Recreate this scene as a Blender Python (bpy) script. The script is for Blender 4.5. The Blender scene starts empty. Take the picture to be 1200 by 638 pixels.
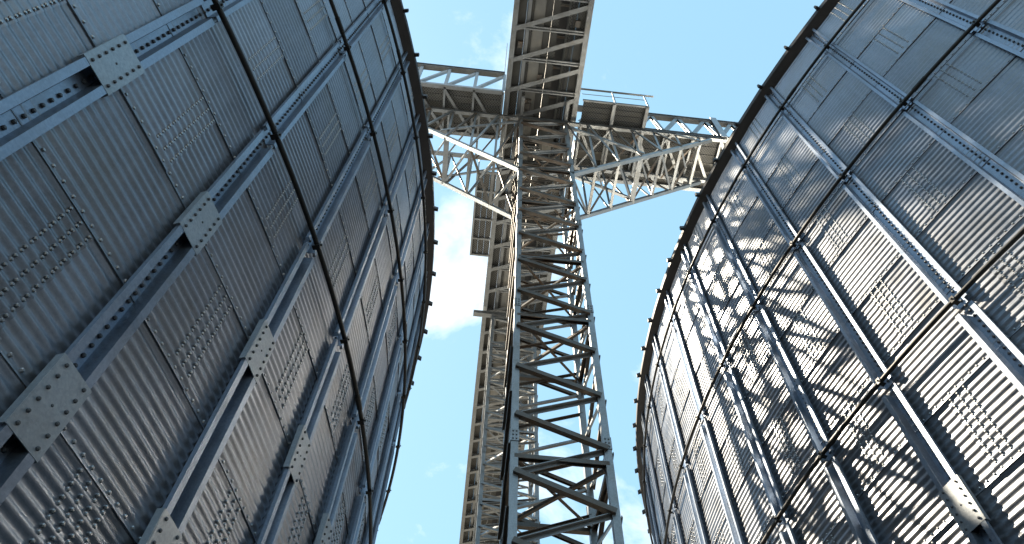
import bpy, math, random
import numpy as np
from mathutils import Matrix, Vector, noise

random.seed(7)
scene = bpy.context.scene
col = scene.collection
R = math.radians
EYE = 1.6                      # camera height above the ground

# ------------------------------------------------------------------ camera
# world: X runs along the cross bridges, Y along the overhead gallery, Z up
F_PX, ZX, ZY, AZ = 853.6, 618.0, -203.3, R(-4.3)
z_ = np.array([ZX - 600, -(ZY - 319), -F_PX]); z_ /= np.linalg.norm(z_)
fw = np.array([0, 0, -1.0]); fw -= fw.dot(z_) * z_; fw /= np.linalg.norm(fw)
rt = np.cross(fw, z_)
ex = math.cos(AZ) * rt - math.sin(AZ) * fw
ey = math.sin(AZ) * rt + math.cos(AZ) * fw
cd = bpy.data.cameras.new('camera')
cam = bpy.data.objects.new('camera', cd); col.objects.link(cam)
cd.sensor_width = 36; cd.lens = F_PX / 1200 * 36; cd.clip_start = 0.05; cd.clip_end = 3000
M = Matrix([list(ex), list(ey), list(z_)]).to_4x4()
M.translation = Vector((0, 0, EYE))
cam.matrix_world = M
scene.camera = cam

# ------------------------------------------------------------------ sun and sky
SUN_AZ, SUN_EL = R(-53.5), R(52.0)       # azimuth from +Y, positive to +X
sdir = Vector((math.sin(SUN_AZ) * math.cos(SUN_EL), math.cos(SUN_AZ) * math.cos(SUN_EL), math.sin(SUN_EL)))
sd = bpy.data.lights.new('sun', 'SUN'); sd.energy = 5.0; sd.angle = R(0.95); sd.color = (1.0, 0.88, 0.69)
sun = bpy.data.objects.new('sun', sd); col.objects.link(sun)
sun.rotation_euler = sdir.to_track_quat('Z', 'Y').to_euler(); sun.location = (0, 0, 60)

world = bpy.data.worlds.new('World'); scene.world = world; world.use_nodes = True
wn = world.node_tree; wn.nodes.clear()
def wnode(t, **k):
    n = wn.nodes.new(t)
    for a, b in k.items(): setattr(n, a, b)
    return n
out = wnode('ShaderNodeOutputWorld'); bg = wnode('ShaderNodeBackground')
sky = wnode('ShaderNodeTexSky', sky_type='NISHITA', sun_disc=False)
sky.sun_elevation = SUN_EL; sky.sun_rotation = SUN_AZ; sky.altitude = 50
sky.air_density = 1.0; sky.dust_density = 0.6; sky.ozone_density = 1.0
bg.inputs['Strength'].default_value = 0.05
tc = wnode('ShaderNodeTexCoord'); sep = wnode('ShaderNodeSeparateXYZ')
mx = wnode('ShaderNodeMath', operation='MAXIMUM'); mx.inputs[1].default_value = 0.08
dx = wnode('ShaderNodeMath', operation='DIVIDE'); dy = wnode('ShaderNodeMath', operation='DIVIDE')
cmb = wnode('ShaderNodeCombineXYZ'); cmb.inputs[2].default_value = 1.1; off = wnode('ShaderNodeVectorMath', operation='ADD'); off.inputs[1].default_value = (-0.32, 0.13, 0)
nz = wnode('ShaderNodeTexNoise'); nz.inputs['Scale'].default_value = 1.7; nz.inputs['Detail'].default_value = 9
nz.inputs['Roughness'].default_value = 0.6; nz.inputs['Distortion'].default_value = 0.25
rmp = wnode('ShaderNodeValToRGB'); rmp.color_ramp.elements[0].position = 0.545; rmp.color_ramp.elements[1].position = 0.68
mixc = wnode('ShaderNodeMixRGB'); mixc.inputs[2].default_value = (8.0, 8.2, 8.3, 1)
haz = wnode('ShaderNodeMixRGB'); haz.inputs[0].default_value = 0.5; haz.inputs[2].default_value = (3.4, 6.3, 8.0, 1)   # thin even summer haze
L = wn.links.new
L(tc.outputs['Generated'], sep.inputs[0]); L(sep.outputs[2], mx.inputs[0])
L(sep.outputs[0], dx.inputs[0]); L(mx.outputs[0], dx.inputs[1]); L(sep.outputs[1], dy.inputs[0]); L(mx.outputs[0], dy.inputs[1])
L(dx.outputs[0], cmb.inputs[0]); L(dy.outputs[0], cmb.inputs[1]); L(cmb.outputs[0], off.inputs[0]); L(off.outputs[0], nz.inputs['Vector'])
L(nz.outputs['Fac'], rmp.inputs[0]); L(rmp.outputs[0], mixc.inputs[0]); L(sky.outputs[0], haz.inputs[1]); L(haz.outputs[0], mixc.inputs[1])
L(mixc.outputs[0], bg.inputs['Color']); L(bg.outputs[0], out.inputs[0])

scene.render.engine = 'CYCLES'
scene.view_settings.view_transform = 'Standard'; scene.view_settings.look = 'None'
scene.view_settings.exposure = 1.95; scene.view_settings.gamma = 1
scene.cycles.max_bounces = 8; scene.cycles.diffuse_bounces = 4; scene.cycles.glossy_bounces = 5

# ------------------------------------------------------------------ materials
def metal(name, base, rough, metallic=1.0, var=0.25, grain=40.0, stain=None, stain_amt=0.0, bump=0.02, spangle=0.0, streak=0.0, per_obj=0.0, perf=0.0, wavy=0.0):
    m = bpy.data.materials.new(name); m.use_nodes = True
    nt = m.node_tree; b = nt.nodes['Principled BSDF']; N = nt.nodes.new; K = nt.links.new
    tc = N('ShaderNodeTexCoord')
    n1 = N('ShaderNodeTexNoise'); n1.inputs['Scale'].default_value = 2.3; n1.inputs['Detail'].default_value = 6; n1.inputs['Roughness'].default_value = 0.65
    n2 = N('ShaderNodeTexNoise'); n2.inputs['Scale'].default_value = grain; n2.inputs['Detail'].default_value = 3
    oi = N('ShaderNodeObjectInfo')
    add = N('ShaderNodeVectorMath'); add.operation = 'ADD'
    sc = N('ShaderNodeVectorMath'); sc.operation = 'SCALE'; sc.inputs['Scale'].default_value = 37.0
    cx = N('ShaderNodeCombineXYZ')
    for i in range(3): K(oi.outputs['Random'], cx.inputs[i])
    K(cx.outputs[0], sc.inputs[0]); K(tc.outputs['Object'], add.inputs[0]); K(sc.outputs[0], add.inputs[1])
    vec = add.outputs[0]
    K(vec, n1.inputs['Vector']); K(vec, n2.inputs['Vector'])
    def math_(op, a, bb):
        n = N('ShaderNodeMath'); n.operation = op
        for i, v in enumerate((a, bb)):
            if isinstance(v, (int, float)): n.inputs[i].default_value = v
            else: K(v, n.inputs[i])
        return n.outputs[0]
    f = math_('ADD', math_('MULTIPLY', n1.outputs['Fac'], 0.6), math_('MULTIPLY', n2.outputs['Fac'], 0.4))
    f = math_('ADD', math_('MULTIPLY', math_('SUBTRACT', f, 0.5), var * 4), 1.0)
    if spangle:
        v = N('ShaderNodeTexVoronoi'); v.inputs['Scale'].default_value = 55; K(vec, v.inputs['Vector'])
        s2 = N('ShaderNodeSeparateXYZ'); K(v.outputs['Color'], s2.inputs[0])
        f = math_('ADD', f, math_('MULTIPLY', math_('SUBTRACT', s2.outputs[0], 0.5), spangle))
    if per_obj:
        f = math_('ADD', f, math_('MULTIPLY', math_('SUBTRACT', oi.outputs['Random'], 0.5), per_obj))
    if streak:
        mp = N('ShaderNodeMapping'); mp.inputs['Scale'].default_value = (9, 9, 0.7); K(vec, mp.inputs['Vector'])
        n3 = N('ShaderNodeTexNoise'); n3.inputs['Scale'].default_value = 1.0; n3.inputs['Detail'].default_value = 5; K(mp.outputs[0], n3.inputs['Vector'])
        f = math_('ADD', f, math_('MULTIPLY', math_('SUBTRACT', n3.outputs['Fac'], 0.5), streak * 2))
    if perf:
        v = N('ShaderNodeTexVoronoi'); v.inputs['Scale'].default_value = 14; v.inputs['Randomness'].default_value = 0.0
        mp2 = N('ShaderNodeMapping'); mp2.inputs['Scale'].default_value = (1, 1, 0.0); mp2.inputs['Rotation'].default_value = (0, 0, 0.785)
        K(tc.outputs['Object'], mp2.inputs['Vector']); K(mp2.outputs[0], v.inputs['Vector'])
        hole = math_('LESS_THAN', v.outputs['Distance'], 0.33)
        f = math_('MULTIPLY', f, math_('SUBTRACT', 1.0, math_('MULTIPLY', hole, perf)))
    mul = N('ShaderNodeVectorMath'); mul.operation = 'SCALE'; mul.inputs[0].default_value = base[:3]; K(f, mul.inputs['Scale'])
    outc = mul.outputs[0]
    if stain:
        n4 = N('ShaderNodeTexNoise'); n4.inputs['Scale'].default_value = 1.6; n4.inputs['Detail'].default_value = 7; n4.inputs['Roughness'].default_value = 0.7; K(vec, n4.inputs['Vector'])
        rp = N('ShaderNodeValToRGB'); rp.color_ramp.elements[0].position = 0.46; rp.color_ramp.elements[1].position = 0.66; K(n4.outputs['Fac'], rp.inputs[0])
        mxr = N('ShaderNodeMixRGB'); mxr.inputs[2].default_value = (*stain, 1); K(math_('MULTIPLY', rp.outputs[0], stain_amt), mxr.inputs[0]); K(outc, mxr.inputs[1])
        outc = mxr.outputs[0]
    K(outc, b.inputs['Base Color'])
    b.inputs['Metallic'].default_value = metallic
    r = math_('ADD', math_('MULTIPLY', math_('SUBTRACT', n1.outputs['Fac'], 0.5), 0.35), rough)
    K(r, b.inputs['Roughness'])
    if bump:
        bp = N('ShaderNodeBump'); bp.inputs['Strength'].default_value = bump; bp.inputs['Distance'].default_value = 0.02
        K(n2.outputs['Fac'], bp.inputs['Height']); nrm = bp.outputs[0]
        if wavy:                                             # slight oil-canning of thin sheet
            n5 = N('ShaderNodeTexNoise'); n5.inputs['Scale'].default_value = 2.6; n5.inputs['Detail'].default_value = 2; K(vec, n5.inputs['Vector'])
            b2 = N('ShaderNodeBump'); b2.inputs['Strength'].default_value = wavy; b2.inputs['Distance'].default_value = 0.12
            K(n5.outputs['Fac'], b2.inputs['Height']); K(bp.outputs[0], b2.inputs['Normal']); nrm = b2.outputs[0]
        K(nrm, b.inputs['Normal'])
    return m

MAT = dict(
    sheet=metal('galvanised_sheet', (0.262, 0.276, 0.308), 0.38, 0.80, var=0.16, streak=0.16, per_obj=0.34, spangle=0.12, bump=0.03, wavy=0.03, stain=(0.22, 0.20, 0.17), stain_amt=0.35),
    stiff=metal('galvanised_profile', (0.26, 0.30, 0.365), 0.40, 0.85, var=0.22, spangle=0.12, stain=(0.17, 0.155, 0.135), stain_amt=0.35, bump=0.05),
    plate=metal('galvanised_plate', (0.33, 0.35, 0.37), 0.48, 0.7, var=0.22, spangle=0.14, stain=(0.21, 0.20, 0.185), stain_amt=0.3, bump=0.05),
    bolt=metal('zinc_bolt', (0.38, 0.385, 0.39), 0.33, 0.9, var=0.2, bump=0),
    dbolt=metal('dark_bolt', (0.10, 0.10, 0.105), 0.5, 0.6, var=0.2, bump=0),
    pipe=metal('dark_pipe', (0.030, 0.029, 0.028), 0.45, 0.4, var=0.3, stain=(0.045, 0.036, 0.026), stain_amt=0.5, bump=0.05),
    eave=metal('shade_dark_eave', (0.045, 0.042, 0.042), 0.6, 0.3, var=0.3, bump=0.05),  # near-black base carries the deep shade under the overhang
    roof=metal('roof_sheet', (0.50, 0.51, 0.52), 0.42, 0.8, var=0.2, bump=0.03),
    frame=metal('galvanised_frame', (0.27, 0.28, 0.285), 0.42, 0.75, var=0.28, spangle=0.14, stain=(0.16, 0.14, 0.115), stain_amt=0.45, bump=0.08),
    brace=metal('weathered_brace', (0.115, 0.103, 0.09), 0.45, 0.5, var=0.30, stain=(0.10, 0.055, 0.026), stain_amt=0.75, bump=0.1),
    plank=metal('perforated_plank', (0.13, 0.127, 0.118), 0.55, 0.5, var=0.2, per_obj=0.2, bump=0.08, perf=0.85, stain=(0.08, 0.072, 0.055), stain_amt=0.5),
    pan=metal('conveyor_pan', (0.20, 0.195, 0.18), 0.5, 0.5, var=0.25, bump=0.05, stain=(0.27, 0.24, 0.19), stain_amt=0.5),
    belt=metal('rubber_belt', (0.028, 0.028, 0.03), 0.7, 0.0, var=0.2, bump=0.05),
)
def ground_mat():
    m = bpy.data.materials.new('concrete_yard'); m.use_nodes = True
    nt = m.node_tree; b = nt.nodes['Principled BSDF']; N = nt.nodes.new; K = nt.links.new
    tc = N('ShaderNodeTexCoord'); n = N('ShaderNodeTexNoise'); n.inputs['Scale'].default_value = 0.8; n.inputs['Detail'].default_value = 9
    K(tc.outputs['Object'], n.inputs['Vector'])
    r = N('ShaderNodeValToRGB'); r.color_ramp.elements[0].color = (0.075, 0.071, 0.064, 1); r.color_ramp.elements[1].color = (0.13, 0.122, 0.108, 1)
    K(n.outputs['Fac'], r.inputs[0]); K(r.outputs[0], b.inputs['Base Color']); b.inputs['Roughness'].default_value = 0.9
    bp = N('ShaderNodeBump'); bp.inputs['Strength'].default_value = 0.3; K(n.outputs['Fac'], bp.inputs['Height']); K(bp.outputs[0], b.inputs['Normal'])
    return m
MAT['ground'] = ground_mat()

# ------------------------------------------------------------------ helpers
class MB:
    def __init__(s): s.v = []; s.f = []; s.sm = []
    def add(s, vs, fs, smooth=False):
        o = len(s.v); s.v += [tuple(p) for p in vs]; s.f += [tuple(i + o for i in f) for f in fs]; s.sm += [smooth] * len(fs)
    def box(s, x0, x1, y0, y1, z0, z1):
        s.add([(x, y, z) for x in (x0, x1) for y in (y0, y1) for z in (z0, z1)],
              [(0, 1, 3, 2), (4, 6, 7, 5), (0, 4, 5, 1), (2, 3, 7, 6), (0, 2, 6, 4), (1, 5, 7, 3)])
    def prism(s, poly, a, b, smooth=False):
        """poly: list of 3D points at start; a->b translation"""
        n = len(poly); d = Vector(b) - Vector(a)
        vs = [tuple(Vector(p)) for p in poly] + [tuple(Vector(p) + d) for p in poly]
        fs = [(i, (i + 1) % n, n + (i + 1) % n, n + i) for i in range(n)]
        s.add(vs, fs, smooth); s.add(vs, [tuple(range(n - 1, -1, -1)), tuple(range(n, 2 * n))])
    def mesh(s, name):
        me = bpy.data.meshes.new(name); me.from_pydata(s.v, [], s.f)
        me.polygons.foreach_set('use_smooth', s.sm); me.update(); return me

def link(name, me, mat, parent=None, loc=(0, 0, 0), rotz=0.0, kind=None):
    o = bpy.data.objects.new(name, me); col.objects.link(o)
    if me is not None and mat is not None and not me.materials: me.materials.append(mat)
    o.parent = parent; o.location = loc; o.rotation_euler = (0, 0, rotz)
    if kind: o['kind'] = kind
    return o
def thing(name, label, cat, loc=(0, 0, 0), group=None):
    o = bpy.data.objects.new(name, None); col.objects.link(o); o.location = loc; o.empty_display_size = 0.5
    o['label'] = label; o['category'] = cat
    if group: o['group'] = group
    return o

def section(kind, w, h):
    """2D outline, centred"""
    t = min(0.014, 0.22 * w)
    if kind == 'box': return [(-w/2, -h/2), (w/2, -h/2), (w/2, h/2), (-w/2, h/2)]
    if kind == 'angle': return [(-w/2, -h/2), (w/2, -h/2), (w/2, -h/2 + t), (-w/2 + t, -h/2 + t), (-w/2 + t, h/2), (-w/2, h/2)]
    if kind == 'channel': return [(-w/2, -h/2), (w/2, -h/2), (w/2, -h/2 + t), (-w/2 + t, -h/2 + t), (-w/2 + t, h/2 - t), (w/2, h/2 - t), (w/2, h/2), (-w/2, h/2)]
    if kind == 'ibeam': return [(-w/2, -h/2), (w/2, -h/2), (w/2, -h/2 + t), (t/2, -h/2 + t), (t/2, h/2 - t), (w/2, h/2 - t), (w/2, h/2), (-w/2, h/2), (-w/2, h/2 - t), (-t/2, h/2 - t), (-t/2, -h/2 + t), (-w/2, -h/2 + t)]
    if kind == 'tube': return [(w/2 * math.cos(k * math.pi / 4), w/2 * math.sin(k * math.pi / 4)) for k in range(8)]
def bar(name, p, q, w, h, mat, parent, kind='angle', up=(0, 0, 1), flip=1, kobj=None):
    """a rolled section from p to q: its own mesh, origin at its middle"""
    p = Vector(p); q = Vector(q); d = (q - p); ln = d.length; d.normalize()
    upv = Vector(up)
    if abs(d.dot(upv)) > 0.97: upv = Vector((0, 1, 0))
    s = d.cross(upv).normalized() * flip; u = s.cross(d).normalized() * flip
    mid = (p + q) / 2; mb = MB()
    poly = [s * a + u * b - d * ln / 2 for a, b in section(kind, w, h)]
    mb.prism(poly, (0, 0, 0), d * ln, smooth=(kind == 'tube'))
    base = parent.location if parent else Vector((0, 0, 0))
    return link(name, mb.mesh(name), mat, parent, mid - base)
def P(u, v, h): return (u, v, h + EYE)

def bolt_into(mb, c, n, r=0.011, hgt=0.010, seg=6, washer=1.0):
    n = Vector(n).normalized(); a = n.orthogonal().normalized(); b = n.cross(a)
    c = Vector(c); vs = []
    for rr, hh in ((r, 0.0), (r, hgt * 0.65), (r * 0.62, hgt)):
        for k in range(seg):
            t = 2 * math.pi * k / seg
            vs.append(c + (a * math.cos(t) + b * math.sin(t)) * rr + n * hh)
    fs = []
    for l in range(2):
        for k in range(seg): fs.append((l * seg + k, l * seg + (k + 1) % seg, (l + 1) * seg + (k + 1) % seg, (l + 1) * seg + k))
    fs.append(tuple(range(2 * seg, 3 * seg)))
    mb.add(vs, fs)

# ------------------------------------------------------------------ ground
g = MB()
g.add([(-900, -900, 0), (900, -900, 0), (900, 900, 0), (-900, 900, 0)], [(0, 1, 2, 3)])
go = link('ground', g.mesh('ground'), MAT['ground']); go['kind'] = 'structure'

# ------------------------------------------------------------------ silos
SR = 19.5; DTH = 0.0701; SHEET = 1.1369; Z0 = 4.76 - 4 * SHEET      # lowest seam
ROWS = 15; TOP = Z0 + ROWS * SHEET
PITCH = DTH * SR
CORR = 11; AMP = 0.0086

def sheet_mesh(sgn, radius):
    mb = MB(); nv = CORR * 8; nh = 9
    ang0, ang1 = 0.0, 2 * DTH + 0.135 / radius
    rows = []
    for j in range(nv + 5):
        t = j / nv; z = t * SHEET
        rows.append([])
        for i in range(nh + 1):
            a = (ang0 + (ang1 - ang0) * i / nh)
            rr = radius + 0.013 * (1 - t) + 0.008 * i / nh + AMP * math.cos(2 * math.pi * CORR * t)
            rows[-1].append((rr * math.sin(sgn * a), rr * math.cos(a), z))
    W = nh + 1
    vs = [p for r_ in rows for p in r_]
    fs = [(j * W + i, j * W + i + 1, (j + 1) * W + i + 1, (j + 1) * W + i) for j in range(nv + 4) for i in range(nh)]
    if sgn > 0: fs = [f[::-1] for f in fs]
    mb.add(vs, fs, True)
    # folded lower edge and free vertical edge (sheet thickness seen as a dark joint)
    def inset(p, d=0.019):
        r_ = math.hypot(p[0], p[1]); k = (r_ - d) / r_; return (p[0] * k, p[1] * k, p[2] + 0.001)
    lo = rows[0]; mb.add(lo + [inset(p) for p in lo], [(i, i + 1, W + i + 1, W + i) for i in range(nh)])
    ed = [r_[-1] for r_ in rows]; n = len(ed)
    mb.add(ed + [inset(p, 0.009) for p in ed], [(i, i + 1, n + i + 1, n + i) for i in range(n - 1)])
    return mb.mesh('wall_sheet')

def sheet_bolts(sgn, radius, cols):
    mb = MB(); rnd = random.Random(cols)
    # row along the lower lap; the stiffeners stand half a pitch in from the sheet edge
    nb = 24
    for k in range(nb):
        s = (k + 0.5) / nb * 2 * PITCH
        d = abs((s - PITCH * 0.5 + PITCH / 2) % PITCH - PITCH / 2)
        if d < 0.10: continue
        a = sgn * s / radius; t = 0.052 / SHEET
        rr = radius + 0.013 + AMP * math.cos(2 * math.pi * CORR * t) + 0.002
        bolt_into(mb, (rr * math.sin(a), rr * math.cos(a), 0.052), (math.sin(a), math.cos(a), 0), 0.015, 0.017)
    # columns through the vertical lap at the far end of the sheet
    for c in range(cols):
        s = 2 * PITCH + 0.10 - 0.111 * c
        for k in range(CORR):
            for dz in (0.030, 0.074):
                z = (k + 0.0) * SHEET / CORR + dz
                if z < 0.09: continue
                t = z / SHEET; a = sgn * s / radius
                rr = radius + 0.013 * (1 - t) + 0.007 + AMP * math.cos(2 * math.pi * CORR * t) + 0.001
                bolt_into(mb, (rr * math.sin(a), rr * math.cos(a), z), (math.sin(a), math.cos(a), 0), 0.0145, 0.017)
    return mb.mesh('bolts')

def hat(scale_w, depth, lip=0.145, web=0.072):
    """open hat profile in (tangent, outward) coordinates: flat base on the wall, flared webs, outer flanges with returns"""
    line = [(-lip, -0.035), (-lip, 0.0), (-web, 0.0), (-web + 0.02, -1.0), (web - 0.02, -1.0), (web, 0.0), (lip, 0.0), (lip, -0.035)]
    pts = []
    for a, b in line:
        y = 0.014 if b == -1.0 else depth + (b if b != 0 else 0.0) + (0.014 if b == 0 else 0.014)
        pts.append((a * scale_w, y))
    return pts
def thick(pts, t):
    n = len(pts); outp = []
    for i, p in enumerate(pts):
        a = Vector(pts[max(i - 1, 0)]); b = Vector(pts[min(i + 1, n - 1)]); p = Vector(p)
        d1 = (p - a); d2 = (b - p)
        d1 = d1.normalized() if d1.length > 0 else d2.normalized(); d2 = d2.normalized() if d2.length > 0 else d1
        n1 = Vector((-d1.y, d1.x)); n2 = Vector((-d2.y, d2.x)); m = (n1 + n2); m.normalize()
        k = t / max(0.45, m.dot(n1)); outp.append(p + m * k)
    return [tuple(p) for p in pts] + [tuple(p) for p in reversed(outp)]

RING_H = (7.40 + EYE, 11.05 + EYE, 14.44 + EYE)
def stiffener_mesh(radius):
    mb = MB()
    prof = [(Z0 + 0.02, RING_H[0] - 0.16, 1.0, 0.105, 0.132, 0.078), (RING_H[0] - 0.02, RING_H[1] - 0.10, 1.0, 0.085, 0.130, 0.090), (RING_H[1] + 0.02, TOP - 0.02, 1.0, 0.07, 0.118, 0.084)]
    for za, zb, w, dep, lip, web in prof:
        poly = [(x, radius + y, za) for x, y in thick(hat(w, dep, lip, web), 0.005)]
        n = len(poly); h2 = n // 2
        vs = poly + [(x, y, zb) for x, y, _ in poly]
        mb.add(vs, [(i, (i + 1) % n, n + (i + 1) % n, n + i) for i in range(n)])
        for e in (0, n):
            mb.add(vs, [(e + i, e + i + 1, e + n - 2 - i, e + n - 1 - i) for i in range(h2 - 1)])
    return mb.mesh('stiffener')
def stiffener_bolts(radius):
    mb = MB(); z = Z0 + 0.06
    while z < TOP - 0.1:
        bolt_into(mb, (-0.012, radius + 0.020, z), (0, 1, 0), 0.017, 0.020)
        z += SHEET / 11
    return mb.mesh('bolts')
def splice_mesh(radius, dep, w):
    mb = MB(); y0 = radius + dep + 0.0145; W = 0.148 * w; hl = 0.295
    mb.box(-W, W, y0, y0 + 0.007, -hl, hl)
    for s in (-1, 1): mb.box(s * W - 0.004 + s * 0.004, s * W + 0.004 + s * 0.004, y0 - 0.055, y0 + 0.005, -hl, hl)
    nb = len(mb.f)
    for s in (-1, 1):
        for k in range(6): bolt_into(mb, (s * 0.098 * w, y0 + 0.007, -hl + 0.05 + k * (2 * hl - 0.10) / 5), (0, 1, 0), 0.014, 0.016)
    bolt_into(mb, (0, y0 + 0.007, 0.0), (0, 1, 0), 0.010, 0.006)
    me = mb.mesh('splice_plate'); me.materials.append(MAT['plate']); me.materials.append(MAT['dbolt'])
    for i, p in enumerate(me.polygons): p.material_index = 0 if i < nb else 1
    return me

def ring_mesh(radius, a0, a1, rp=0.031):
    mb = MB(); n = int((a1 - a0) / 0.012) + 1; seg = 8; vs = []
    for i in range(n + 1):
        a = a0 + (a1 - a0) * i / n
        for k in range(seg):
            t = 2 * math.pi * k / seg; rr = radius + rp * math.cos(t)
            vs.append((rr * math.sin(a), rr * math.cos(a), rp * math.sin(t)))
    mb.add(vs, [(i * seg + k, i * seg + (k + 1) % seg, (i + 1) * seg + (k + 1) % seg, (i + 1) * seg + k) for i in range(n) for k in range(seg)], True)
    return mb.mesh('wind_ring')

def build_silo(label, cx, cy, phase, sgn, i_lo, i_hi, radius=SR):
    """phase: azimuth of stiffener index 0; sgn: direction of growing index"""
    T = thing('grain_silo', label, 'silo', (cx, cy, 0), 'corrugated grain silos')
    th = lambda i: phase + sgn * DTH * i
    # concrete plinth
    mb = MB(); n = 120
    vs = [((radius + 0.35) * math.sin(2 * math.pi * k / n), (radius + 0.35) * math.cos(2 * math.pi * k / n), z) for z in (0.0, Z0 - 0.01) for k in range(n)]
    mb.add(vs, [(k, (k + 1) % n, n + (k + 1) % n, n + k) for k in range(n)] + [tuple(range(n, 2 * n))])
    link('plinth', mb.mesh('plinth'), MAT['ground'], T)
    # sheets seen from the yard, one by one
    me = sheet_mesh(sgn, radius); bm3 = sheet_bolts(sgn, radius, 3); bm4 = sheet_bolts(sgn, radius, 4)
    for k in range(ROWS):
        row = k - 4
        off = 1.55 if row % 2 == 0 else 0.55
        i = i_lo + off - (0 if i_lo % 2 == 0 else 1)
        while i < i_hi:
            o = link('wall_sheet', me, MAT['sheet'], T, (0, 0, Z0 + k * SHEET), -th(i))
            link('bolts', bm4 if row < 0 else bm3, MAT['bolt'], o, (0, 0, 0), 0, 'stuff')
            i += 2
    # the rest of the wall, round the back
    mb = MB(); a0 = sgn * DTH * (i_hi - 0.9); tot = 2 * math.pi - (i_hi - i_lo - 3.2) * DTH; n = 90
    vs = [((radius - 0.02) * math.sin(phase + a0 + sgn * tot * k / n), (radius - 0.02) * math.cos(phase + a0 + sgn * tot * k / n), z) for z in (Z0, TOP) for k in range(n + 1)]
    mb.add(vs, [(k, k + 1, n + 2 + k, n + 1 + k) for k in range(n)], True)
    link('rear_wall', mb.mesh('rear_wall'), MAT['sheet'], T)
    # stiffeners with splice plates
    sm = stiffener_mesh(radius); sb = stiffener_bolts(radius)
    sp1 = splice_mesh(radius, 0.105, 1.0)
    for i in range(int(i_lo), int(i_hi) + 1):
        o = link('stiffener', sm, MAT['stiff'], T, (0, 0, 0), -th(i))
        link('bolts', sb, MAT['dbolt'], o, (0, 0, 0), 0, 'stuff')
        for k in (2, 4, 6):
            link('splice_plate', sp1, None, o, (0, 0, Z0 + k * SHEET - 0.035))
    # wind rings
    rr = radius + 0.105 + 0.014 + 0.040
    cl = MB(); cl.box(-0.03, 0.03, -0.05, 0.038, -0.046, -0.036); cl.box(-0.03, 0.03, 0.034, 0.040, -0.046, 0.04); bolt_into(cl, (0.0, 0.040, 0.0), (0, 1, 0), 0.013, 0.02); clm = cl.mesh('ring_clamp')
    for q, z in enumerate(RING_H):
        r_ = rr - (0.0, 0.0, 0.015)[q]
        a = sorted((th(i_lo - 0.5), th(i_hi + 0.5)))
        ro = link('wind_ring', ring_mesh(r_, a[0], a[1]), MAT['pipe'], T, (0, 0, z))
        for i in range(int(i_lo), int(i_hi) + 1):
            link('ring_clamp', clm, MAT['pipe'], ro, (r_ * math.sin(th(i)), r_ * math.cos(th(i)), 0), -th(i))
        jm = MB(); jm.prism([(-0.12, 0.038 * math.cos(t * math.pi / 4), 0.038 * math.sin(t * math.pi / 4)) for t in range(8)], (-0.12, 0, 0), (0.12, 0, 0), True)
        jme = jm.mesh('ring_coupling')
        for i in np.arange(i_lo + 0.76 + q * 1.0, i_hi, 4.0):
            link('ring_coupling', jme, MAT['pipe'], ro, (r_ * math.sin(th(i)), r_ * math.cos(th(i)), 0), -th(i))
    # roof: shallow cone with an overhanging eave, coloured as dark as its shade
    mb = MB(); n = 135; slope = math.tan(R(24)); re = radius + 0.21; ze = TOP + 0.04
    vs = [(re * math.sin(2 * math.pi * k / n), re * math.cos(2 * math.pi * k / n), ze + 0.06) for k in range(n)] + [(0.6 * math.sin(2 * math.pi * k / n), 0.6 * math.cos(2 * math.pi * k / n), ze + 0.06 + (re - 0.6) * slope) for k in range(n)]
    mb.add(vs, [(k, (k + 1) % n, n + (k + 1) % n, n + k) for k in range(n)] + [tuple(range(n, 2 * n))])
    ro = link('roof', mb.mesh('roof'), MAT['roof'], T)
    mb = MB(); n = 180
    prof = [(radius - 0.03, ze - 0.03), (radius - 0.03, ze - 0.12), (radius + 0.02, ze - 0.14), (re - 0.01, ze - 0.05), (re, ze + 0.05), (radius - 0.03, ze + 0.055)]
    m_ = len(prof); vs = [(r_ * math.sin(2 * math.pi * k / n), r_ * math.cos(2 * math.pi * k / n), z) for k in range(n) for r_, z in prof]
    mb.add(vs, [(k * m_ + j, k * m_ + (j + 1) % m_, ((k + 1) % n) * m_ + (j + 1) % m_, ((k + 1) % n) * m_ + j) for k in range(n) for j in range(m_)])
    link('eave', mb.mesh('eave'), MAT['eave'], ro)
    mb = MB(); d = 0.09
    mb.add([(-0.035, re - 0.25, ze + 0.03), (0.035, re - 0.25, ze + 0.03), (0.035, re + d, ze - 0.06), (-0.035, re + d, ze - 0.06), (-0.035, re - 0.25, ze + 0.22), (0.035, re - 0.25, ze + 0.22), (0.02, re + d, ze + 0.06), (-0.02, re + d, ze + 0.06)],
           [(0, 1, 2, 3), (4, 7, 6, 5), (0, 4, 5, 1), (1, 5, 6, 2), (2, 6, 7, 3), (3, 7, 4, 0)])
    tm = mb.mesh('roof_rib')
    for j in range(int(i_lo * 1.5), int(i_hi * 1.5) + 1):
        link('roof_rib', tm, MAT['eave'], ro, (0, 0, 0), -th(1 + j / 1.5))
    return T

def rot(c):
    return (c[0] * math.cos(AZ) - c[1] * math.sin(AZ), c[0] * math.sin(AZ) + c[1] * math.cos(AZ))
cl_ = rot((-1.10913 * SR, 0.39984 * SR)); cr_ = rot((1.20473 * SR, 0.64832 * SR))
build_silo('corrugated steel silo in shade on the left, blue-grey wall with splice plates', cl_[0], cl_[1], 1.9621 - AZ, -1, -4, 14)
build_silo('corrugated steel silo on the right with sunlit wall and lattice shadows', cr_[0], cr_[1], -2.0526 - AZ, 1, -6, 15, SR * 1.008)

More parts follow.
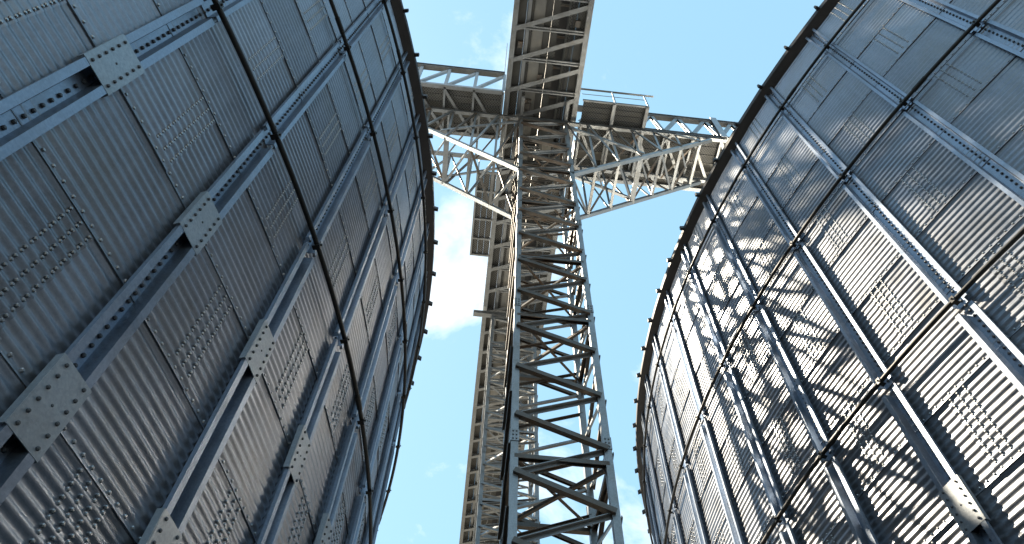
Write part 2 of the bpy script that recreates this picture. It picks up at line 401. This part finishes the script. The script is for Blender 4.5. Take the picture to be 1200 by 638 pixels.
# ------------------------------------------------------------------ lattice towers
TOPH = 25.5
def tower(label, u0, u1, v0, v1, brackets):
    T = thing('support_tower', label, 'tower', (u0 / 2 + u1 / 2, v0 / 2 + v1 / 2, 0), 'lattice support towers')
    legs = {'fl': (u0, v0), 'fr': (u1, v0), 'rr': (u1, v1), 'rl': (u0, v1)}
    bm = MAT['frame']
    for k, (x, y) in legs.items():
        o = bar('leg', (x, y, 0), P(x, y, TOPH), 0.13, 0.13, bm, T, 'box', up=(0, 1, 0))
        mb = MB(); mb.box(-0.2, 0.2, -0.2, 0.2, 0.0, 0.025)
        link('base_plate', mb.mesh('base_plate'), bm, o, (0, 0, -o.location.z))
        h = 1.0
        while h < TOPH:                                    # gusset plates and splice cleats on the leg
            mb = MB(); s = -1 if 'f' == k[0] else 1; sx = -1 if k[1] == 'l' else 1
            mb.box(-0.075, 0.075, s * 0.066, s * 0.078, -0.14, 0.14)
            mb.box(sx * 0.066, sx * 0.078, -0.075, 0.075, -0.14, 0.14)
            for zz in (-0.09, 0.0, 0.09):
                bolt_into(mb, (0.03, s * 0.078, zz), (0, s, 0), 0.016, 0.02); bolt_into(mb, (-0.03, s * 0.078, zz), (0, s, 0), 0.016, 0.02)
            link('gusset', mb.mesh('gusset'), bm, o, (0, 0, h + EYE - o.location.z)); h += 4.15
    br = MAT['brace'] if brackets else MAT['frame']; step = 1.365 if brackets else 0.82; h0 = 7.1 - (6 if brackets else 10) * step; bw = 1.0 if brackets else 0.72
    faces = [('fl', 'fr', (0, -1, 0), 0.0), ('fr', 'rr', (1, 0, 0), 0.5), ('rl', 'rr', (0, 1, 0), 0.5), ('fl', 'rl', (-1, 0, 0), 0.5)]
    for a, b, nrm, ph in faces:
        ax, ay = legs[a]; bx, by = legs[b]; n = Vector(nrm) * 0.05
        h = h0 + ph * step; k = 0; fs = bw * (1.0 if nrm[1] == -1 else 0.72)
        while h < TOPH - 0.5:
            hm = h + step / 2; h1 = h + step
            q1 = P(ax, ay, h); q2 = P(bx, by, min(hm, TOPH - 0.1)); q3 = P(ax, ay, min(h1, TOPH - 0.1))
            if h > -1.4:
                bar('brace', Vector(q1) + n * 0.6, Vector(q2) + n * 0.6, 0.07 * fs, 0.09 * fs, bm, T, 'angle', nrm)
                if hm < TOPH - 0.3: bar('brace', Vector(q2) + n * 1.5, Vector(q3) + n * 1.5, 0.10 * fs, 0.105 * fs, br, T, 'channel', nrm)
            h = h1
        for hh in (0.5, 4.68, 8.83, 12.98, 15.5, 18.6, 21.0, 23.3, 25.3):
            bar('strut', Vector(P(ax, ay, hh)) + n * 0.3, Vector(P(bx, by, hh)) + n * 0.3, 0.09, 0.10, br, T, 'channel', nrm)
    h = h0                                                    # second diagonal set on the rear face
    while h < TOPH - 1.0:
        if h > -1.4:
            bar('brace', P(u0, v1 - 0.04, h), P(u1, v1 - 0.04, h + step / 2), 0.05 * bw, 0.06 * bw, br, T, 'angle', (0, -1, 0))
        h += step
    for hh in (4.68, 8.83, 12.98, 15.5, 18.6, 21.0, 23.3):        # plan bracing
        bar('plan_brace', P(u0, v0, hh + 0.05), P(u1, v1, hh + 0.05), 0.06, 0.07, br, T)
        bar('plan_brace', P(u1, v0, hh - 0.05), P(u0, v1, hh - 0.05), 0.06, 0.07, br, T)
    if brackets:
        fr = MAT['frame']
        for y in (v0, v1):
            s = -1 if y == v0 else 1
            for ua, ha, ub, hb, ut, uk, hk in ((u0, 20.85, -4.6, 25.35, u0, -1.89, 23.35), (u1, 20.9, 7.8, 25.35, u1, 5.03, 23.2)):
                bar('bracket_chord', P(ua, y, ha), P(ub, y, hb), 0.11, 0.13, fr, T, 'box', (0, 1, 0))
                bar('bracket_strut', P(ut, y + 0.03 * s, 25.1), P(uk, y + 0.03 * s, hk), 0.10, 0.10, fr, T, 'angle', (0, 1, 0))
                sg = 1 if ub > ua else -1; n = 6
                for k in range(1, n + 1):
                    u = ua + (ub - ua) * k / (n + 0.6); h = ha + (hb - ha) * k / (n + 0.6)
                    up_ = ua + (ub - ua) * (k - 1) / (n + 0.6); hp = ha + (hb - ha) * (k - 1) / (n + 0.6)
                    bar('bracket_post', P(u, y - 0.02 * s, h), P(u, y - 0.02 * s, TOPH - 0.1), 0.075, 0.075, fr, T, 'angle', (0, 1, 0))
                    if s > 0 and ua < 1: bar('bracket_brace', P(up_, y - 0.05, hp), P(u, y - 0.05, TOPH - 0.1), 0.06, 0.06, br, T, 'angle', (0, 1, 0))
                    bar('bracket_brace', P(u, y + 0.06 * s, h), P(up_, y + 0.06 * s, TOPH - 0.1), 0.065, 0.07, br if k % 2 else fr, T, 'angle', (0, 1, 0))
            bar('cross_beam', P(-5.2, y, TOPH), P(8.45, y, TOPH), 0.12, 0.16, fr, T, 'channel', (0, 0, 1), 1 if s < 0 else -1)
        for u in (-4.0, -2.9, -1.8, -0.7, 0.3, 3.0, 4.1, 5.2, 6.3, 7.4):    # plan lacing between the two head beams
            bar('head_tie', P(u, v0, TOPH - 0.12), P(u, v1, TOPH - 0.12), 0.07, 0.08, fr, T, 'channel')
            if u not in (0.3, 7.4): bar('head_lacing', P(u, v1, TOPH - 0.14), P(u + 1.1, v0, TOPH - 0.14), 0.06, 0.06, br if int(u * 10) % 2 else fr, T)
        for u in (u0, u1): bar('head_beam', P(u, 8.25, TOPH + 0.12), P(u, 11.3, TOPH + 0.12), 0.12, 0.16, fr, T, 'ibeam')
        for ua, ha, ub, hb in ((u0, 20.85, -4.6, 25.35), (u1, 20.9, 7.8, 25.35)):
            n = 6; nodes = [(ua + (ub - ua) * k / (n + 0.6), ha + (hb - ha) * k / (n + 0.6)) for k in range(n + 1)]
            for k, (u, h) in enumerate(nodes):
                if k: bar('bracket_tie', P(u, v0, h), P(u, v1, h), 0.09 if k != 3 else 0.17, 0.09, fr, T, 'channel')
                if k and k < n: bar('bracket_lacing', P(u, v0, h - 0.02), P((u + nodes[k + 1][0]) / 2, (v0 + v1) / 2, (h + nodes[k + 1][1]) / 2 - 0.02), 0.055, 0.055, fr, T)
                if k < n:
                    u2, h2 = nodes[k + 1]
                    a, b = (v0, v1) if k % 2 == 0 else (v1, v0)
                    bar('bracket_lacing', P(u, a, h + 0.03), P(u2, b, h2 + 0.03), 0.07, 0.07, br if k % 2 else fr, T)
    else:
        bar('head_beam', P(u0 - 0.85, v0, TOPH + 0.02), P(u1 + 0.5, v0, TOPH + 0.02), 0.2, 0.2, MAT['frame'], T, 'ibeam')
        bar('head_beam', P(u0 - 0.1, v1, TOPH + 0.02), P(u1 + 0.5, v1, TOPH + 0.02), 0.2, 0.2, MAT['frame'], T, 'ibeam')
    return T
tower('near lattice tower carrying the gallery, with triangular truss brackets on both sides', 0.82, 2.44, 9.03, 10.70, True)
tower('farther lattice tower seen behind the left leg of the near tower', 0.60, 2.36, 17.8, 19.5, False)

# ------------------------------------------------------------------ overhead gallery
def plank_mesh(dx, dy, tz=0.035, ribs=True):
    mb = MB(); w = dx / 2 - (0.002 if dx < dy else 0.001); l = dy / 2 - (0.001 if dx < dy else 0.002)
    mb.box(-w, w, -l, l, 0.0, 0.004)
    if ribs:
        if dx < dy:
            for s in (-1, 1): mb.box(s * (w - 0.004) - 0.003, s * (w - 0.004) + 0.003, -l, l, -0.022, -0.0005)
        else:
            for s in (-1, 1): mb.box(-w, w, s * (l - 0.004) - 0.003, s * (l - 0.004) + 0.003, -0.022, -0.0005)
    return mb.mesh('deck_plank')

GH = 25.8; GU0, GU1 = 0.14, 2.84; GP = 1.09; GV0, GV1 = 9.16 - 10 * GP, 9.16 + 40 * GP
G = thing('conveyor_gallery', 'long overhead walkway and conveyor gallery seen from below, crossing the tower top', 'gallery', (1.49, 9.16, 0))
fr = MAT['frame']
npan = 50
for k in range(npan):
    v = GV0 + k * GP; 
    for u in (GU0 + 0.09, GU1 - 0.09):
        bar('edge_beam', P(u, v + 0.001, GH + 0.11), P(u, v + GP - 0.001, GH + 0.11), 0.18, 0.22, fr, G, 'ibeam')
    bar('joist', P(GU0 + 0.18, v - 0.045, GH + 0.12), P(GU1 - 0.18, v - 0.045, GH + 0.12), 0.05, 0.10, fr, G, 'channel')
    bar('joist', P(GU0 + 0.18, v + 0.045, GH + 0.12), P(GU1 - 0.18, v + 0.045, GH + 0.12), 0.05, 0.10, fr, G, 'channel', flip=-1)
    bar('floor_brace', P(GU0 + 0.12, v + 0.07, GH + 0.035), P(GU1 - 0.12, v - GP + 0.18, GH + 0.035), 0.15, 0.05, fr, G, 'angle')
strips = [(0.29, 0.61, 'plank'), (0.61, 0.88, 'plank'), (0.87, 1.25, 'pan'), (1.24, 1.50, 'plank'), (1.50, 1.76, 'plank'), (2.10, 2.36, 'plank'), (2.36, 2.70, 'plank')]
for a, b, mt in strips:
    me = plank_mesh(b - a, GP)
    for k in range(npan):
        if (k * 7 + int(a * 100)) % 23 == 5 and mt == 'pan': pass
        link('deck_plank' if mt == 'plank' else 'conveyor_pan', me, MAT[mt], G, (((a + b) / 2) - 1.49, GV0 + k * GP + GP / 2 - 9.16, GH + 0.245 + EYE + (0 if mt == 'plank' else -0.03)))
def longbox(name, u0, u1, v0, v1, h0, h1, mat, parent):
    mb = MB(); mb.box(-(u1 - u0) / 2, (u1 - u0) / 2, -(v1 - v0) / 2, (v1 - v0) / 2, -(h1 - h0) / 2, (h1 - h0) / 2)
    return link(name, mb.mesh(name), mat, parent, Vector(P((u0 + u1) / 2, (v0 + v1) / 2, (h0 + h1) / 2)) - parent.location)
longbox('conveyor_belt', 1.70, 2.06, GV0, GV1, GH + 0.62, GH + 0.66, MAT['belt'], G)
longbox('conveyor_housing', 1.55, 2.16, GV0, GV1, GH + 0.68, GH + 1.15, MAT['pan'], G)
for k in range(0, npan, 2):
    v = GV0 + k * GP
    for u, s in ((GU0 + 0.04, -1), (GU1 - 0.04, 1)):
        bar('rail_post', P(u, v, GH + 0.22), P(u, v, GH + 1.35), 0.05, 0.05, fr, G, 'angle', (0, 1, 0))
for u in (GU0 + 0.03, GU1 - 0.03):
    for h in (0.36, 0.85, 1.35):
        bar('hand_rail', P(u, GV0, GH + h), P(u, GV1, GH + h), 0.045, 0.045, fr, G, 'tube')
# widened landing on the far left side
me = plank_mesh(0.235, 1.22)
for a in (-0.515, -0.28, -0.045):
    for k in range(3):
        link('deck_plank', me, MAT['plank'], G, (a + 0.06 - 1.49, 11.45 + 1.22 * k + 0.6 - 9.16, GH + 0.03 + EYE))
for v in (11.40, 12.2, 13.42, 14.3, 15.06):
    bar('landing_joist', P(-0.58, v, GH - 0.03), P(GU0, v, GH - 0.03), 0.07, 0.10, fr, G, 'channel')
bar('landing_edge', P(-0.59, 11.36, GH), P(-0.59, 15.1, GH), 0.07, 0.15, fr, G, 'channel')
for v in (11.5, 13.3, 15.0): bar('rail_post', P(-0.59, v, GH), P(-0.59, v, GH + 1.15), 0.05, 0.05, fr, G, 'angle', (0, 1, 0))
bar('hand_rail', P(-0.59, 11.4, GH + 1.15), P(-0.59, 15.1, GH + 1.15), 0.045, 0.045, fr, G, 'tube')

# ------------------------------------------------------------------ cross bridges to the silo roofs
DH = 25.64
def bridge(label, ua, ub, vf, vr, top, pan, left):
    B = thing('conveyor_bridge', label, 'bridge', ((ua + ub) / 2, (vf + vr) / 2, 0), 'cross bridges to the silo tops')
    sg = 1 if ub > ua else -1; n = int(abs(ub - ua) / pan)
    for v in (vf, vr):
        s = -1 if v == vf else 1
        bar('bottom_chord', P(ua, v, DH + 0.05), P(ub, v, DH + 0.05), 0.14, 0.16, fr, B, 'channel', flip=-s)
        bar('top_chord', P(ua, v, top), P(ub, v, top), 0.20, 0.22, fr, B, 'ibeam')
        for k in range(n):
            u = ua + sg * pan * k; u2 = u + sg * pan
            if left:
                bar('truss_post', P(u, v, DH + 0.12), P(u, v, top - 0.1), 0.11, 0.11, fr, B, 'angle', (0, 1, 0))
                bar('truss_brace', P(u2, v + 0.02, DH + 0.12), P(u, v + 0.02, top - 0.1), 0.10, 0.10, fr, B, 'angle', (0, 1, 0))
            else:
                bar('truss_brace', P(u, v, DH + 0.12), P(u + sg * pan * 0.66, v, top - 0.1), 0.13, 0.12, fr, B, 'channel', (0, 1, 0))
                bar('truss_brace', P(u + sg * pan * 0.74, v, top - 0.1), P(u2 - sg * 0.06, v, DH + 0.12), 0.13, 0.12, fr, B, 'channel', (0, 1, 0), -1)
    w = (vr - vf - 0.14); nr = 6; pw = w / nr
    me = plank_mesh(pan * 1.0, pw)
    for k in range(n):
        u = ua + sg * pan * (k + 0.5)
        bar('joist', P(ua + sg * pan * k, vf, DH + 0.03), P(ua + sg * pan * k, vr, DH + 0.03), 0.07, 0.12, fr, B, 'channel')
        bar('floor_brace', P(ua + sg * pan * k, vr - 0.1 if left else vf + 0.1, DH - 0.02), P(ua + sg * pan * (k + 1), vf + 0.1 if left else vr - 0.1, DH - 0.02), 0.10, 0.06, fr, B, 'angle')
        for j in range(nr):
            if j == nr - 3: continue                        # open slot under the conveyor
            link('deck_plank', me, MAT['plank'], B, (u - B.location.x, vf + 0.07 + pw * (j + 0.5) - B.location.y, DH + 0.12 + EYE))
    vc = (vf + vr) / 2 + 0.3
    longbox('conveyor_housing', min(ua, ub), max(ua, ub), vc - 0.3, vc + 0.3, DH + 0.5, DH + 1.1, MAT['pan'], B)
    # legs that stand on the silo roof
    return B
BL = bridge('left cross bridge between the gallery and the shaded silo, diagonal truss rails', 0.08, -20.9, 8.20, 9.90, 27.85, 1.05, True)
BR = bridge('right cross bridge between the gallery and the sunlit silo, zigzag truss rails', 2.95 + 0.02, 24.4, 9.03, 11.15, 27.36, 1.06, False)
# near-side landing of the right bridge
me = plank_mesh(1.16, 0.205)
for k in range(2):
    for j in range(4):
        link('deck_plank', me, MAT['plank'], BR, (3.0 + 1.17 * k + 0.58 - BR.location.x, 8.20 + 0.207 * j + 0.1 - BR.location.y, DH + 0.10 + EYE))
for u in (4.12, 5.32): bar('landing_joist', P(u, 8.18, DH + 0.02), P(u, 10.9, DH + 0.02), 0.12, 0.14, fr, BR, 'ibeam')
bar('landing_edge', P(2.97, 8.17, DH + 0.08), P(5.38, 8.17, DH + 0.08), 0.05, 0.12, fr, BR, 'channel')
for u in (4.15, 5.36): bar('rail_post', P(u, 8.17, DH), P(u, 8.17, 27.05), 0.06, 0.06, fr, BR, 'angle', (0, 1, 0))
bar('hand_rail', P(2.97, 8.17, 27.08), P(5.75, 8.17, 27.08), 0.07, 0.07, fr, BR, 'angle')
bar('hand_rail', P(2.97, 8.17, 26.45), P(5.36, 8.17, 26.5), 0.025, 0.025, fr, BR, 'tube')
bar('end_post', P(8.33, 8.98, DH - 0.1), P(8.33, 8.98, 27.6), 0.24, 0.16, MAT['plate'], BR, 'channel', (0, 1, 0))

bar('whip_rod', P(0.06, 8.15, DH + 0.2), P(0.06, 8.15, 32.4), 0.03, 0.03, fr, G, 'tube')
bar('cable_tray', P(0.70, GV0, GH + 0.20), P(0.70, GV1, GH + 0.20), 0.12, 0.03, MAT['frame'], G, 'channel')
bar('conduit', P(2.22, GV0, GH + 0.19), P(2.22, GV1, GH + 0.19), 0.04, 0.04, MAT['belt'], G, 'tube')
for k in range(0, npan):
    v = GV0 + k * GP
    bar('idler_roller', P(1.70, v + 0.3, GH + 0.5), P(2.06, v + 0.3, GH + 0.5), 0.10, 0.10, MAT['brace'], G, 'tube')
mm = MB(); mm.prism([(0.13 * math.cos(t * math.pi / 6), -0.2, 0.13 * math.sin(t * math.pi / 6)) for t in range(12)], (0, -0.2, 0), (0, 0.2, 0), True)
mm.box(-0.08, 0.08, -0.1, 0.1, -0.22, -0.1)
link('drive_motor', mm.mesh('drive_motor'), MAT['brace'], G, (1.0 - 1.49, 8.62 - 9.16, GH + 0.12 + EYE))
for (u, v) in ((0.5, 6.5), (1.32, 7.6), (0.5, 10.9), (2.4, 5.6)):
    longbox('junction_box', u - 0.08, u + 0.08, v - 0.11, v + 0.11, GH + 0.10, GH + 0.21, MAT['brace'], G)

# transfer chute that drops from the gallery conveyor into the cross bridge
ch = MB(); ch.add([(-0.35, -0.35, 0.45), (0.35, -0.35, 0.45), (0.35, 0.35, 0.45), (-0.35, 0.35, 0.45), (-0.16, -0.16, -0.5), (0.16, -0.16, -0.5), (0.16, 0.16, -0.5), (-0.16, 0.16, -0.5)],
    [(0, 1, 5, 4), (1, 2, 6, 5), (2, 3, 7, 6), (3, 0, 4, 7), (4, 5, 6, 7), (3, 2, 1, 0)])
link('transfer_chute', ch.mesh('transfer_chute'), MAT['pan'], G, (1.85 - 1.49, 9.9 - 9.16, GH - 0.1 + EYE))
